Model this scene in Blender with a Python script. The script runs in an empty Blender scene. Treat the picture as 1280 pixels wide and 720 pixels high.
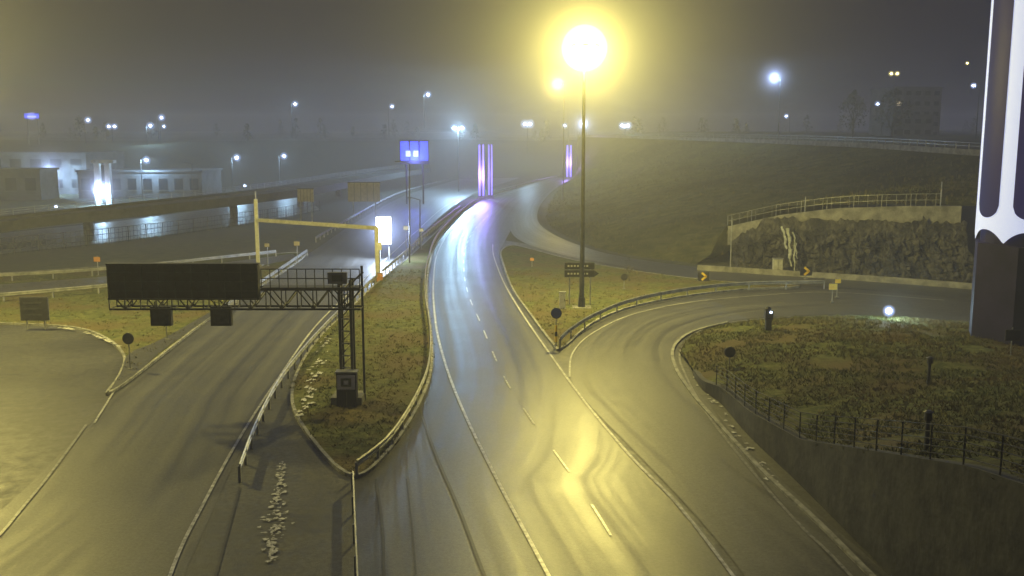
import bpy, math, random
from mathutils import Vector, noise
from mathutils.geometry import tessellate_polygon
random.seed(7)
H=13.0; F=1229.0; P=math.radians(8.79)
# pixel helpers (13 m high)
def G(px,py,z=0.0):
    u=(px-640)/F; v=(360-py)/F
    dy=math.cos(P)+v*math.sin(P); dz=-math.sin(P)+v*math.cos(P)
    t=(z-H)/dz
    return Vector((u*t,dy*t,z))
def at(px,py,Y):
    u=(px-640)/F; v=(360-py)/F
    dy=math.cos(P)+v*math.sin(P); dz=-math.sin(P)+v*math.cos(P)
    t=Y/dy
    return Vector((u*t,Y,H+dz*t))
# ---------------------------------------------------------------- materials
def newmat(name):
    m=bpy.data.materials.new(name); m.use_nodes=True
    nt=m.node_tree; b=nt.nodes['Principled BSDF']
    return m,nt,b
def noisemat(name,c1,c2,scale=2.0,rough=0.8,metal=0.0,bump=0.0,bscale=None,detail=6,rvar=0.0,coord='Object',stretch=None,c3=None,s2=0.15,bd=.1,spec=.5):
    m,nt,b=newmat(name); N=nt.nodes; L=nt.links
    b.inputs['Specular IOR Level'].default_value=spec
    tc=N.new('ShaderNodeTexCoord'); mp=N.new('ShaderNodeMapping')
    L.new(tc.outputs[coord],mp.inputs[0])
    if stretch: mp.inputs['Scale'].default_value=stretch
    n=N.new('ShaderNodeTexNoise'); n.inputs['Scale'].default_value=scale; n.inputs['Detail'].default_value=detail; n.inputs['Roughness'].default_value=0.65
    L.new(mp.outputs[0],n.inputs['Vector'])
    r=N.new('ShaderNodeValToRGB'); r.color_ramp.elements[0].position=.36; r.color_ramp.elements[1].position=.64
    r.color_ramp.elements[0].color=(*c1,1); r.color_ramp.elements[1].color=(*c2,1)
    L.new(n.outputs['Fac'],r.inputs[0]); col=r.outputs[0]
    if c3:
        n3=N.new('ShaderNodeTexNoise'); n3.inputs['Scale'].default_value=s2; n3.inputs['Detail'].default_value=5
        L.new(tc.outputs[coord],n3.inputs['Vector'])
        r3=N.new('ShaderNodeValToRGB'); r3.color_ramp.elements[0].position=.45; r3.color_ramp.elements[1].position=.62
        L.new(n3.outputs['Fac'],r3.inputs[0])
        mx=N.new('ShaderNodeMixRGB'); mx.inputs[2].default_value=(*c3,1)
        L.new(r3.outputs[0],mx.inputs[0]); L.new(col,mx.inputs[1]); col=mx.outputs[0]
    L.new(col,b.inputs['Base Color'])
    b.inputs['Roughness'].default_value=rough; b.inputs['Metallic'].default_value=metal
    if rvar:
        mr=N.new('ShaderNodeMapRange'); mr.inputs[3].default_value=rough-rvar; mr.inputs[4].default_value=rough+rvar
        n2=N.new('ShaderNodeTexNoise'); n2.inputs['Scale'].default_value=scale*0.35; n2.inputs['Detail'].default_value=4
        L.new(mp.outputs[0],n2.inputs['Vector']); L.new(n2.outputs['Fac'],mr.inputs[0]); mr.inputs[1].default_value=.3; mr.inputs[2].default_value=.7
        L.new(mr.outputs[0],b.inputs['Roughness'])
    if bump:
        nb=N.new('ShaderNodeTexNoise'); nb.inputs['Scale'].default_value=bscale or scale*3; nb.inputs['Detail'].default_value=5
        L.new(tc.outputs['Object'],nb.inputs['Vector'])
        bp=N.new('ShaderNodeBump'); bp.inputs['Strength'].default_value=bump; bp.inputs['Distance'].default_value=bd
        L.new(nb.outputs['Fac'],bp.inputs['Height']); L.new(bp.outputs[0],b.inputs['Normal'])
    return m
def emis(name,c,s,base=None):
    m,nt,b=newmat(name)
    b.inputs['Base Color'].default_value=(*(base or [x*.5 for x in c]),1)
    b.inputs['Emission Color'].default_value=(*c,1); b.inputs['Emission Strength'].default_value=s
    if base: b.inputs['Specular IOR Level'].default_value=.1
    return m
def asphalt(name,lo,hi,rough):
    # longitudinal wheel-track streaks in road coordinates (u across, v along, metres)
    m,nt,b=newmat(name); N=nt.nodes; L=nt.links
    uv=N.new('ShaderNodeUVMap'); tc=N.new('ShaderNodeTexCoord')
    mp=N.new('ShaderNodeMapping'); mp.inputs['Scale'].default_value=(1.3,0.004,1)
    L.new(uv.outputs[0],mp.inputs[0])
    n=N.new('ShaderNodeTexNoise'); n.inputs['Scale'].default_value=1.0; n.inputs['Detail'].default_value=4; n.inputs['Roughness'].default_value=.55
    L.new(mp.outputs[0],n.inputs['Vector'])
    n2=N.new('ShaderNodeTexNoise'); n2.inputs['Scale'].default_value=.35; n2.inputs['Detail'].default_value=8; n2.inputs['Roughness'].default_value=.75
    L.new(tc.outputs['Object'],n2.inputs['Vector'])
    n3=N.new('ShaderNodeTexNoise'); n3.inputs['Scale'].default_value=9; n3.inputs['Detail'].default_value=5; n3.inputs['Roughness'].default_value=.85
    L.new(tc.outputs['Object'],n3.inputs['Vector'])
    a=N.new('ShaderNodeMath'); a.operation='MULTIPLY_ADD'; a.inputs[1].default_value=.5; L.new(n2.outputs['Fac'],a.inputs[0]); L.new(n.outputs['Fac'],a.inputs[2])
    a2=N.new('ShaderNodeMath'); a2.operation='MULTIPLY_ADD'; a2.inputs[1].default_value=1.5; L.new(n3.outputs['Fac'],a2.inputs[0]); L.new(a.outputs[0],a2.inputs[2])
    mr=N.new('ShaderNodeMapRange'); mr.inputs[1].default_value=1.2; mr.inputs[2].default_value=1.8
    L.new(a2.outputs[0],mr.inputs[0])
    r=N.new('ShaderNodeValToRGB'); r.color_ramp.elements[0].color=(*lo,1); r.color_ramp.elements[1].color=(*hi,1)
    L.new(mr.outputs[0],r.inputs[0]); L.new(r.outputs[0],b.inputs['Base Color'])
    mr2=N.new('ShaderNodeMapRange'); mr2.inputs[1].default_value=.55; mr2.inputs[2].default_value=1.0; mr2.inputs[3].default_value=rough-.08; mr2.inputs[4].default_value=rough+.12
    L.new(a.outputs[0],mr2.inputs[0]); L.new(mr2.outputs[0],b.inputs['Roughness'])
    bp=N.new('ShaderNodeBump'); bp.inputs['Strength'].default_value=.45; bp.inputs['Distance'].default_value=.02
    L.new(n3.outputs['Fac'],bp.inputs['Height']); L.new(bp.outputs[0],b.inputs['Normal'])
    return m
M={}
M['asphalt']=asphalt('asphalt_wet',(.022,.023,.025),(.095,.095,.09),.385)
M['asphalt2']=asphalt('asphalt_damp',(.026,.026,.028),(.11,.11,.105),.5)
M['apron']=noisemat('asphalt_apron',(.03,.03,.031),(.085,.085,.08),5,.55,bump=.4,bscale=16,rvar=.1,bd=.03,c3=(.035,.035,.035),s2=.12,detail=9)
M['soil']=noisemat('ground_soil',(.03,.035,.02),(.075,.08,.04),.8,.95,bump=.5,bscale=3,c3=(.05,.045,.03),s2=.05)
M['grass']=noisemat('grass_turf',(.045,.06,.02),(.15,.155,.06),2.2,.95,bump=.8,bscale=6,c3=(.11,.09,.045),s2=.22,spec=.1)
M['hill']=noisemat('hill_grass',(.05,.056,.016),(.135,.13,.045),.6,.95,bump=.9,bscale=1.6,c3=(.04,.04,.017),s2=.06,spec=.1)
M['blade']=noisemat('grass_blade',(.07,.085,.03),(.2,.19,.08),.9,.8,c3=(.15,.12,.06),s2=.25,spec=.1)
M['paint']=noisemat('road_paint',(.2,.2,.18),(.75,.75,.7),4.5,.36,detail=9)
M['fpaint']=noisemat('faded_paint',(.06,.06,.06),(.34,.34,.32),5,.45,detail=9)
M['kerb']=noisemat('kerb_granite',(.12,.12,.115),(.36,.36,.34),2.2,.7,detail=9)
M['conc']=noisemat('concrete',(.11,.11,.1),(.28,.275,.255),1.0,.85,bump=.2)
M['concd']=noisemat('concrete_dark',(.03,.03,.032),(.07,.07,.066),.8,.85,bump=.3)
M['galv']=noisemat('galvanised_steel',(.2,.21,.22),(.42,.42,.42),1.5,.45,metal=.4)
M['steel']=noisemat('dark_steel',(.03,.032,.036),(.08,.08,.085),3,.5,metal=.3)
M['black']=noisemat('black_panel',(.012,.012,.015),(.03,.03,.035),3,.5)
M['cream']=noisemat('cream_paint',(.42,.42,.36),(.6,.59,.51),2,.5)
M['white']=noisemat('white_sheet',(.6,.6,.6),(.8,.8,.8),2,.5)
M['yellow']=noisemat('yellow_reflective',(.75,.5,.03),(.85,.6,.05),2,.5)
M['orange']=noisemat('orange_paint',(.45,.2,.06),(.55,.25,.08),2,.5)
M['blue']=noisemat('blue_sign',(.03,.08,.35),(.04,.1,.45),2,.5)
M['beige']=noisemat('beige_board',(.3,.26,.18),(.42,.37,.27),2,.6)
M['rock']=noisemat('rock_face',(.012,.012,.012),(.13,.125,.105),2.2,.8,bump=1.0,bscale=4,stretch=(1,1,.55),c3=(.022,.022,.02),s2=.7,bd=.35)
M['ice']=noisemat('ice_streak',(.25,.27,.25),(.5,.52,.5),3,.4)
M['snow']=noisemat('old_snow',(.28,.28,.27),(.7,.7,.69),6,.8)
M['bark']=noisemat('bark',(.03,.025,.02),(.08,.065,.05),5,.9)
M['leaf']=noisemat('foliage',(.02,.03,.012),(.06,.075,.03),.7,.9)
M['wall1']=noisemat('render_wall',(.1,.1,.11),(.18,.18,.2),.5,.85)
M['wall2']=noisemat('panel_wall',(.09,.09,.1),(.17,.17,.19),.5,.8)
M['glass']=noisemat('dark_glass',(.02,.022,.03),(.03,.035,.045),.5,.25)
M['tar']=noisemat('tar_seal',(.012,.012,.013),(.03,.03,.031),3,.5)
M['pylonw']=emis('lit_white_cladding',(.64,.71,1.0),.8)
M['pylonb']=emis('blue_emissive_panel',(.27,.22,.9),.06,(.003,.003,.015))  # dark panel, faint blue emission added to lift its colour
M['pylonp']=noisemat('purple_base_cladding',(.008,.006,.04),(.02,.015,.075),.5,.6,spec=.15)
M['lblue']=emis('lamp_blue_white',(.6,.75,1),40)
M['lyel']=emis('lamp_sodium',(1,.84,.3),60)
M['purple']=emis('violet_led',(.30,.27,1),1.3)
M['sblue']=emis('blue_led_panel',(.06,.10,1),1.6)
M['winl']=emis('lit_window',(.6,.7,1),1.0)
M['winw']=emis('warm_window',(1,.8,.5),.5)
M['sgn']=emis('lit_sign_white',(.78,.82,1),7)
# ---------------------------------------------------------------- mesh builder
class B:
    def __init__(s): s.v=[];s.f=[];s.m=[];s.mats=[]
    def mi(s,k):
        if k not in s.mats: s.mats.append(k)
        return s.mats.index(k)
    def add(s,vs,fs,k):
        o=len(s.v); s.v+= [tuple(x) for x in vs]; i=s.mi(k)
        for f in fs: s.f.append(tuple(o+a for a in f)); s.m.append(i)
    def box(s,c,d,k,rz=0.0,ry=0.0):
        cx,cy,cz=c; w,l,h=[x/2 for x in d]; vs=[]
        for x,y,z in [(-w,-l,-h),(w,-l,-h),(w,l,-h),(-w,l,-h),(-w,-l,h),(w,-l,h),(w,l,h),(-w,l,h)]:
            if ry: x,z=x*math.cos(ry)+z*math.sin(ry),-x*math.sin(ry)+z*math.cos(ry)
            vs.append((cx+x*math.cos(rz)-y*math.sin(rz),cy+x*math.sin(rz)+y*math.cos(rz),cz+z))
        s.add(vs,[(3,2,1,0),(4,5,6,7),(0,1,5,4),(1,2,6,5),(2,3,7,6),(3,0,4,7)],k)
    def tube(s,a,b,r,k,r2=None,n=8):
        a=Vector(a);b=Vector(b); r2=r if r2 is None else r2
        d=(b-a).normalized(); u=d.orthogonal().normalized(); w=d.cross(u)
        vs=[]
        for p,rr in((a,r),(b,r2)):
            for i in range(n):
                t=2*math.pi*i/n; vs.append(p+u*math.cos(t)*rr+w*math.sin(t)*rr)
        fs=[(i,(i+1)%n,n+(i+1)%n,n+i) for i in range(n)]+[tuple(range(n))[::-1],tuple(range(n,2*n))]
        s.add(vs,fs,k)
    def ball(s,c,r,k,sz=1.0,n=10):
        vs=[];fs=[]
        for j in range(n//2+1):
            ph=math.pi*j/(n//2)
            for i in range(n):
                t=2*math.pi*i/n; vs.append((c[0]+r*math.sin(ph)*math.cos(t),c[1]+r*math.sin(ph)*math.sin(t),c[2]+r*sz*math.cos(ph)))
        for j in range(n//2):
            for i in range(n): fs.append((j*n+i,(j+1)*n+i,(j+1)*n+(i+1)%n,j*n+(i+1)%n))
        s.add(vs,fs,k)
    def disc(s,c,r,k,th=.04,n=24):  # vertical disc facing -Y
        s.tube((c[0],c[1]-th/2,c[2]),(c[0],c[1]+th/2,c[2]),r,k,n=n)
    def sweep(s,pts,prof,k,closed=False):
        n=len(pts); m=len(prof); vs=[]
        for i,p in enumerate(pts):
            a=pts[(i-1)%n] if (closed or i>0) else p; b=pts[(i+1)%n] if (closed or i<n-1) else p
            t=(Vector((b[0]-a[0],b[1]-a[1],0))); t=t.normalized() if t.length>1e-6 else Vector((0,1,0)); nr=Vector((t.y,-t.x,0))
            for o,z in prof: vs.append((p[0]+nr.x*o,p[1]+nr.y*o,p[2]+z))
        fs=[]
        for i in range(n if closed else n-1):
            for j in range(m-1):
                a=i*m+j; b2=((i+1)%n)*m+j; fs.append((a,b2,b2+1,a+1))
        s.add(vs,fs,k)
    def make(s,name,smooth=False,parent=None):
        me=bpy.data.meshes.new(name); me.from_pydata(s.v,[],s.f)
        for k in s.mats: me.materials.append(M[k])
        me.polygons.foreach_set('material_index',s.m)
        if smooth: me.polygons.foreach_set('use_smooth',[True]*len(s.f))
        me.update(); ob=bpy.data.objects.new(name,me); bpy.context.scene.collection.objects.link(ob)
        if parent: ob.parent=parent
        return ob
def smooth(pts,n=10,closed=False):
    pts=[Vector(p) for p in pts]; N=len(pts); out=[]
    rng=range(N) if closed else range(N-1)
    for i in rng:
        if closed: p0,p1,p2,p3=pts[i-1],pts[i],pts[(i+1)%N],pts[(i+2)%N]
        else: p0=pts[max(i-1,0)];p1=pts[i];p2=pts[i+1];p3=pts[min(i+2,N-1)]
        for k in range(n):
            t=k/n
            out.append(.5*((2*p1)+(p2-p0)*t+(2*p0-5*p1+4*p2-p3)*t*t+(3*p1-p0-3*p2+p3)*t**3))
    if not closed: out.append(pts[-1])
    return out
def resample(pts,N):
    L=[0]
    for a,b in zip(pts,pts[1:]): L.append(L[-1]+(b-a).length)
    out=[];j=0
    for i in range(N):
        d=L[-1]*i/(N-1)
        while j<len(L)-2 and L[j+1]<d: j+=1
        t=(d-L[j])/max(L[j+1]-L[j],1e-9); out.append(pts[j].lerp(pts[j+1],min(max(t,0),1)))
    return out
def plen(pts): return sum((b-a).length for a,b in zip(pts,pts[1:]))
def gp(pl,z=0.0): return [G(x,y,z) for x,y in pl]
def ribbon(name,left,right,z,mat,N=160,K=6):
    l=resample(smooth(gp(left),14),N); r=resample(smooth(gp(right),14),N)
    vs=[];uv=[];v=0
    for i in range(N):
        if i: v+=((l[i]-l[i-1]).length+(r[i]-r[i-1]).length)/2
        w=(r[i]-l[i]).length
        for k in range(K+1):
            p=l[i].lerp(r[i],k/K); vs.append((p.x,p.y,z)); uv.append((w*k/K,v))
    fs=[]
    for i in range(N-1):
        for k in range(K):
            a=i*(K+1)+k; fs.append((a,a+1,a+K+2,a+K+1))
    me=bpy.data.meshes.new(name); me.from_pydata(vs,[],fs); me.materials.append(M[mat])
    ul=me.uv_layers.new(name='UVMap')
    for lp in me.loops: ul.data[lp.index].uv=uv[lp.vertex_index]
    me.update(); ob=bpy.data.objects.new(name,me); bpy.context.scene.collection.objects.link(ob)
    return ob
def poly(b,pts,z,k):
    vs=[Vector((p.x,p.y,z)) for p in pts]
    tri=tessellate_polygon([vs]); fs=[]
    for t in tri:
        a,c,d=[vs[i] for i in t]
        fs.append(t if (c-a).cross(d-a).z>0 else (t[0],t[2],t[1]))
    b.add(vs,fs,k)
def inpoly(x,y,pl):
    c=False;j=len(pl)-1
    for i in range(len(pl)):
        if (pl[i].y>y)!=(pl[j].y>y) and x<(pl[j].x-pl[i].x)*(y-pl[i].y)/(pl[j].y-pl[i].y)+pl[i].x: c=not c
        j=i
    return c
def tufts(b,samples,h=.22,k='blade'):
    for (x,y,z) in samples:
        hh=h*random.uniform(.3,1.4)
        for _ in range(4):
            a=random.uniform(0,6.28); r=random.uniform(0,.2); w=random.uniform(.015,.04)
            bx=x+math.cos(a)*r; by=y+math.sin(a)*r; a2=random.uniform(0,3.14); lx=random.uniform(-.2,.2); ly=random.uniform(-.2,.2)
            b.add([(bx-w*math.cos(a2),by-w*math.sin(a2),z-.02),(bx+w*math.cos(a2),by+w*math.sin(a2),z-.02),(bx+lx,by+ly,z+hh)],[(0,1,2)],k)
def island(name,px,top=.14,dens=9.0,maxY=95,h=.12):
    pts=smooth(gp(px),6,closed=True)
    b=B(); poly(b,pts,top,'grass')
    ar=sum(pts[i-1].x*pts[i].y-pts[i].x*pts[i-1].y for i in range(len(pts)))
    ins=-1 if ar>0 else 1
    b.sweep([Vector((p.x,p.y,0)) for p in pts],[(-.02*ins,0),(-.02*ins,top+.02),(.13*ins,top+.02),(.13*ins,top-.02)],'kerb',closed=True)
    o=b.make(name)
    xs=[p.x for p in pts]; ys=[min(p.y,maxY) for p in pts]; x0,x1,y0,y1=min(xs),max(xs),min(ys),max(ys)
    x0=max(x0,-55);x1=min(x1,45)
    S=[]
    for _ in range(int((x1-x0)*(y1-y0)*dens)):
        x=random.uniform(x0,x1);y=random.uniform(y0,y1)
        if y>55 and random.random()<(y-55)/60: continue
        if noise.noise(Vector((x*.35,y*.35,2)))<-.35: continue
        if inpoly(x,y,pts): S.append((x,y,top))
    g=B(); tufts(g,S,h); g.make('grass_tufts',parent=o)
    return o,pts
def strip(b,px,w,z=.056,k='paint',dash=None,n=12):
    pts=smooth(gp(px),n); L=plen(pts); pts=resample(pts,max(20,int(L/.6)))
    if not dash:
        b.sweep([Vector((p.x,p.y,0)) for p in pts],[(-w/2,z),(w/2,z)],k)
    else:
        on,off=dash; run=[]
        pts=resample(pts,int(L/.25))
        for i,p in enumerate(pts):
            ph=(i*.25)%(on+off)
            if ph<on: run.append(Vector((p.x,p.y,0)))
            else:
                if len(run)>2: b.sweep(run,[(-w/2,z),(w/2,z)],k)
                run=[]
def guardrail(name,px,z0=0.0,h=.75,sp=3.0,n=10,mat='galv'):
    pts=smooth(gp(px,z0),n); L=plen(pts); N=max(6,int(L/1.0)); pts=resample(pts,N)
    b=B()
    b.sweep(pts,[(-.0,h-.31),(.05,h-.27),(.05,h-.2),(0,h-.16),(.05,h-.11),(.05,h-.04),(.0,h)],mat)
    b.sweep(pts,[(-.012,h),(-.012,h-.31)],mat)
    Np=max(2,int(L/sp)); 
    for p in resample(pts,Np): b.box((p.x,p.y,p.z+(h-.1)/2),(.1,.1,h-.1),mat)
    return b.make(name)
def railing(name,pts,h=1.1,sp=2.0,bars=4,k='steel',r=.025,vert=0):
    b=B(); L=plen(pts); N=max(2,int(L/sp)); q=resample(pts,N+1)
    for p in q: b.tube(p,p+Vector((0,0,h)),r*1.4,k,n=5)
    for a,c in zip(q,q[1:]):
        for i in range(bars):
            zz=Vector((0,0,h*(i+1)/bars)); b.tube(a+zz,c+zz,r,k,n=4)
        for j in range(vert):
            m=a.lerp(c,(j+.5)/vert); b.tube(m,m+Vector((0,0,h)),r*.6,k,n=3)
    return b.make(name)
LC=bpy.context.scene.collection
def light(p,col,power,parent=None,r=.25):
    l=bpy.data.lights.new('light_source','POINT'); l.energy=power; l.color=col; l.shadow_soft_size=r
    o=bpy.data.objects.new('light_source',l); o.location=p; LC.objects.link(o)
    if parent: o.parent=parent
    return o
BW=(.42,.70,1.0); YL=(1,.84,.22); BG=(.42,.55,1.0)
# added lamp bloom: small spheres that emit by themselves, no scattered lamp light
def halomat(col,e):
    key='gm_%s_%.6f'%(str(col),e)
    if key in M: return key
    m=bpy.data.materials.new('halo_emission'); m.use_nodes=True; nt=m.node_tree; nt.nodes.clear()
    o=nt.nodes.new('ShaderNodeOutputMaterial'); em=nt.nodes.new('ShaderNodeEmission')
    em.inputs[0].default_value=(*col,1); em.inputs[1].default_value=e; nt.links.new(em.outputs[0],o.inputs['Volume']); M[key]=m; return key
def glow(p,col,rings,parent,n=32):
    for R,e in rings:
        b=B(); b.ball(p,R,halomat(col,e),n=n); b.make('halo_emission',parent=parent)
def softglow(p,col,R,k,parent,core=1.5,pwr=-2.3,step=.35):
    # halo put in as volume emission, fading smoothly away from the lamp
    m=bpy.data.materials.new('halo_emission_soft'); m.use_nodes=True; nt=m.node_tree; nt.nodes.clear(); N=nt.nodes; L=nt.links
    o=N.new('ShaderNodeOutputMaterial'); em=N.new('ShaderNodeEmission'); em.inputs[0].default_value=(*col,1)
    tc=N.new('ShaderNodeTexCoord'); ln=N.new('ShaderNodeVectorMath'); ln.operation='LENGTH'; L.new(tc.outputs['Object'],ln.inputs[0])
    pw=N.new('ShaderNodeMath'); pw.operation='POWER'; pw.inputs[1].default_value=pwr
    mx=N.new('ShaderNodeMath'); mx.operation='MAXIMUM'; mx.inputs[1].default_value=core; L.new(ln.outputs['Value'],mx.inputs[0]); L.new(mx.outputs[0],pw.inputs[0])
    mr=N.new('ShaderNodeMapRange'); mr.interpolation_type='SMOOTHSTEP'; mr.inputs[1].default_value=0.0; mr.inputs[2].default_value=R; mr.inputs[3].default_value=1; mr.inputs[4].default_value=0; L.new(ln.outputs['Value'],mr.inputs[0])
    mu=N.new('ShaderNodeMath'); mu.operation='MULTIPLY'; L.new(pw.outputs[0],mu.inputs[0]); L.new(mr.outputs[0],mu.inputs[1])
    m2=N.new('ShaderNodeMath'); m2.operation='MULTIPLY'; m2.inputs[1].default_value=k; L.new(mu.outputs[0],m2.inputs[0]); L.new(m2.outputs[0],em.inputs[1]); L.new(em.outputs[0],o.inputs['Volume'])
    try: m.cycles.volume_step_rate=step
    except Exception as e: print(e)
    M['soft']=m
    b=B(); b.ball((0,0,0),R,'soft',n=32); ob=b.make('halo_emission',parent=parent); ob.location=p
# ---------------------------------------------------------------- ground
b=B()
def sst(x,a,c):
    t=min(max((x-a)/(c-a),0),1); return t*t*(3-2*t)
def zfar(x,y):
    y0=235+80*sst(x,-70,-15)
    z=11*sst(y,y0,y0+60)
    z+=6*sst(y,y0+60,900)*(1 if x<0 else .4)
    if y>y0: z+=1.2*noise.noise(Vector((x*.02,y*.02,0)))*sst(y,y0,y0+50)
    return z
xs=[-3000,-1500,-800,-500]+list(range(-400,401,20))+[500,800,1500,3000]
ys=[-200,-60]+list(range(0,240,30))+list(range(240,480,12))+[520,600,700,850,1100,1600,2500,4000]
vs=[(x,y,zfar(x,y)) for y in ys for x in xs]; nx=len(xs)
fs=[(j*nx+i,j*nx+i+1,(j+1)*nx+i+1,(j+1)*nx+i) for j in range(len(ys)-1) for i in range(nx-1)]
b.add(vs,fs,'soil'); b.make('ground',smooth=True)
b=B(); poly(b,gp([(-1500,1000),(1900,1000),(1500,400),(1250,362),(900,346),(640,302),(560,290),(380,332),(150,405),(-600,408)]),.012,'apron'); b.make('asphalt_junction')
# roads
ribbon('main_road',[(-450,1000),(-120,720),(0,640),(112,530),(150,490),(270,398),(345,345),(400,308),(450,275),(510,243),(575,224)],
 [(110,1000),(230,720),(310,545),(360,470),(410,405),(455,360),(500,320),(535,285),(575,252),(610,236),(650,222)],.02,'asphalt2')
ribbon('ramp_road',[(440,1000),(447,720),(442,605),(485,570),(522,510),(538,465),(538,420),(532,370),(537,330),(552,292),(585,262),(612,246),(650,235),(690,222)],
 [(1120,1000),(920,720),(850,630),(790,570),(730,500),(690,440),(650,385),(632,350),(624,320),(632,300),(650,272),(675,248),(700,232),(716,222)],.028,'asphalt')
ribbon('slip_road',[(1300,384),(1100,364),(1030,362),(930,366),(860,374),(790,388),(745,408),(716,436),(712,470),(735,505),(800,572),(860,635),(930,720),(1130,1000)],
 [(1300,412),(1120,398),(1060,393),(960,397),(900,404),(862,417),(845,434),(848,460),(875,495),(905,525),(960,585),(1030,650),(1110,720),(1400,1000)],.036,'asphalt2')
ribbon('side_road',[(690,226),(660,246),(643,266),(638,286),(652,302),(700,318),(760,330),(850,346),(950,354),(1080,362),(1240,378)],
 [(716,222),(692,238),(676,256),(672,275),(688,291),(727,308),(782,322),(880,335),(980,341),(1100,349),(1260,360)],.044,'asphalt')
ribbon('wet_service_road',[(-160,312),(0,292),(160,275),(320,254),(380,246)],[(-160,345),(0,318),(160,300),(330,276),(400,262)],.02,'asphalt')
# islands
isl,_=island('central_verge',[(440,598),(392,556),(364,505),(374,460),(402,420),(432,392),(470,356),(510,323),(542,294),(567,269),(588,257),(572,274),(549,300),(538,330),(534,370),(540,420),(540,465),(523,512),(484,570)])
islE,_=island('traffic_island',[(703,437),(689,430),(662,394),(640,362),(629,332),(626,315),(640,308),(665,313),(720,327),(800,341),(900,353),(1000,359),(930,363),(860,371),(790,385),(742,405)])
islW,_=island('roundabout_verge',[(133,495),(148,472),(154,447),(132,425),(90,411),(0,406),(-150,404),(-300,404),(-300,352),(-150,349),(0,343),(150,333),(300,322),(372,317),(378,324),(312,368),(262,400),(172,470)],dens=4)
b=B()
poly(b,smooth(gp([(140,490),(152,468),(162,445),(200,428),(250,400),(300,370),(258,402),(205,440),(168,472)]),6,closed=True),.165,'apron'); b.make('island_pavement')
ribbon('minor_road',[(-250,372),(-100,366),(0,358),(150,346),(290,329),(366,319)],[(-250,392),(-100,384),(0,374),(140,360),(280,342),(372,325)],.17,'asphalt2')
# ---------------------------------------------------------------- markings
b=B()
strip(b,[(130,1000),(213,720),(255,630),(300,548),(345,478),(395,408),(440,364),(485,322),(520,290),(560,256),(600,238)],.12)
strip(b,[(118,530),(150,476),(157,447),(134,423),(92,409),(0,404),(-200,403)],.1)
strip(b,[(830,1000),(685,720),(622,602),(578,512),(555,450),(544,400),(542,350),(549,312),(572,278),(602,254),(645,239),(690,226)],.13)
strip(b,[(920,1000),(790,720),(737,628),(700,575),(660,520),(628,468),(601,405),(586,370),(580,340),(582,310),(597,283),(625,261),(665,243),(705,226)],.09,dash=(3,3.4))
strip(b,[(1120,1000),(915,720),(845,630),(785,568),(727,498),(690,447),(651,390),(629,352),(617,320),(616,306)],.12)
strip(b,[(712,472),(716,442),(741,417),(790,394),(860,379),(950,370),(1040,366),(1180,376)],.1)
b.make('road_markings')
b=B()
strip(b,[(-400,900),(-60,720),(40,622),(108,532)],.12,.054,'fpaint')
strip(b,[(1300,1000),(1062,720),(1000,658),(940,590),(885,520),(857,470),(850,442),(868,418),(910,404),(990,396)],.12,.054,'fpaint')
b.make('worn_lane_markings')
b=B()
strip(b,[(520,500),(545,570),(575,640),(605,720),(680,900)],.12,.05,'tar')
strip(b,[(470,600),(478,660),(480,720),(485,900)],.1,.05,'tar')
strip(b,[(508,600),(515,660),(520,720)],.06,.05,'tar')
strip(b,[(300,610),(270,720),(230,860)],.08,.05,'tar')
strip(b,[(890,510),(960,610),(1040,700),(1100,760)],.1,.05,'tar')
b.make('tar_seams')
# old snow patches
b=B()
def blob(px,py,rx,ry,z=.06):
    c=G(px,py); n=11; ph=random.uniform(0,6); pts=[]
    for i in range(n):
        t=2*math.pi*i/n; r=1+.4*math.sin(3*t+ph)*random.uniform(.3,1)+random.uniform(-.35,.35)
        pts.append(Vector((c.x+rx*r*math.cos(t),c.y+ry*r*math.sin(t),0)))
    zz=z+random.uniform(0,.012)
    b.add([Vector((c.x,c.y,zz+.004))]+[Vector((p.x,p.y,zz)) for p in pts],[(0,i+1,(i+1)%n+1) for i in range(n)],'snow')
for y in range(582,705,4):
    wd=3+6*math.exp(-((y-655)/22)**2)
    for _ in range(5): blob(346+random.gauss(0,wd)-(y-640)*.12,y+random.uniform(-3,3),random.uniform(.02,.1),random.uniform(.02,.12))
for i in range(60):
    t=random.random(); blob(375+t*35+random.gauss(0,4),525-t*100,random.uniform(.03,.14),random.uniform(.08,.25),.19)
for i in range(30):
    t=random.random(); blob(60+90*t,412+25*t*t,random.uniform(.05,.2),random.uniform(.05,.2),.18)
for i in range(40):
    t=random.random(); blob(868+t*100+random.gauss(0,4),470+t*135,random.uniform(.03,.1),random.uniform(.05,.14),.06)
b.make('snow_patches')
# ---------------------------------------------------------------- guardrails
guardrail('guardrail',[(452,900),(447,760),(444,690),(441,612)],sp=2)
guardrail('guardrail',[(446,598),(488,562),(521,508),(536,465),(537,420),(531,372),(535,330),(549,296),(580,264),(606,249),(645,237)],sp=2)
guardrail('guardrail',[(300,603),(320,548),(348,492),(385,442),(425,398),(468,356),(508,320),(540,290),(575,262)],sp=2)
guardrail('guardrail',[(700,436),(712,424),(743,404),(792,384),(862,370),(932,363),(1030,361)],.14)
guardrail('guardrail',[(-200,360),(0,352),(150,342),(300,326),(345,321)],.14)
guardrail('guardrail',[(-200,393),(0,378),(140,365),(270,350)],.14)
guardrail('guardrail',[(268,402),(318,366),(350,344),(384,320)],.0)
guardrail('guardrail',[(395,303),(440,276),(500,244),(560,226)],.0)
guardrail('guardrail',[(618,242),(650,233),(700,221)],.0)
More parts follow.
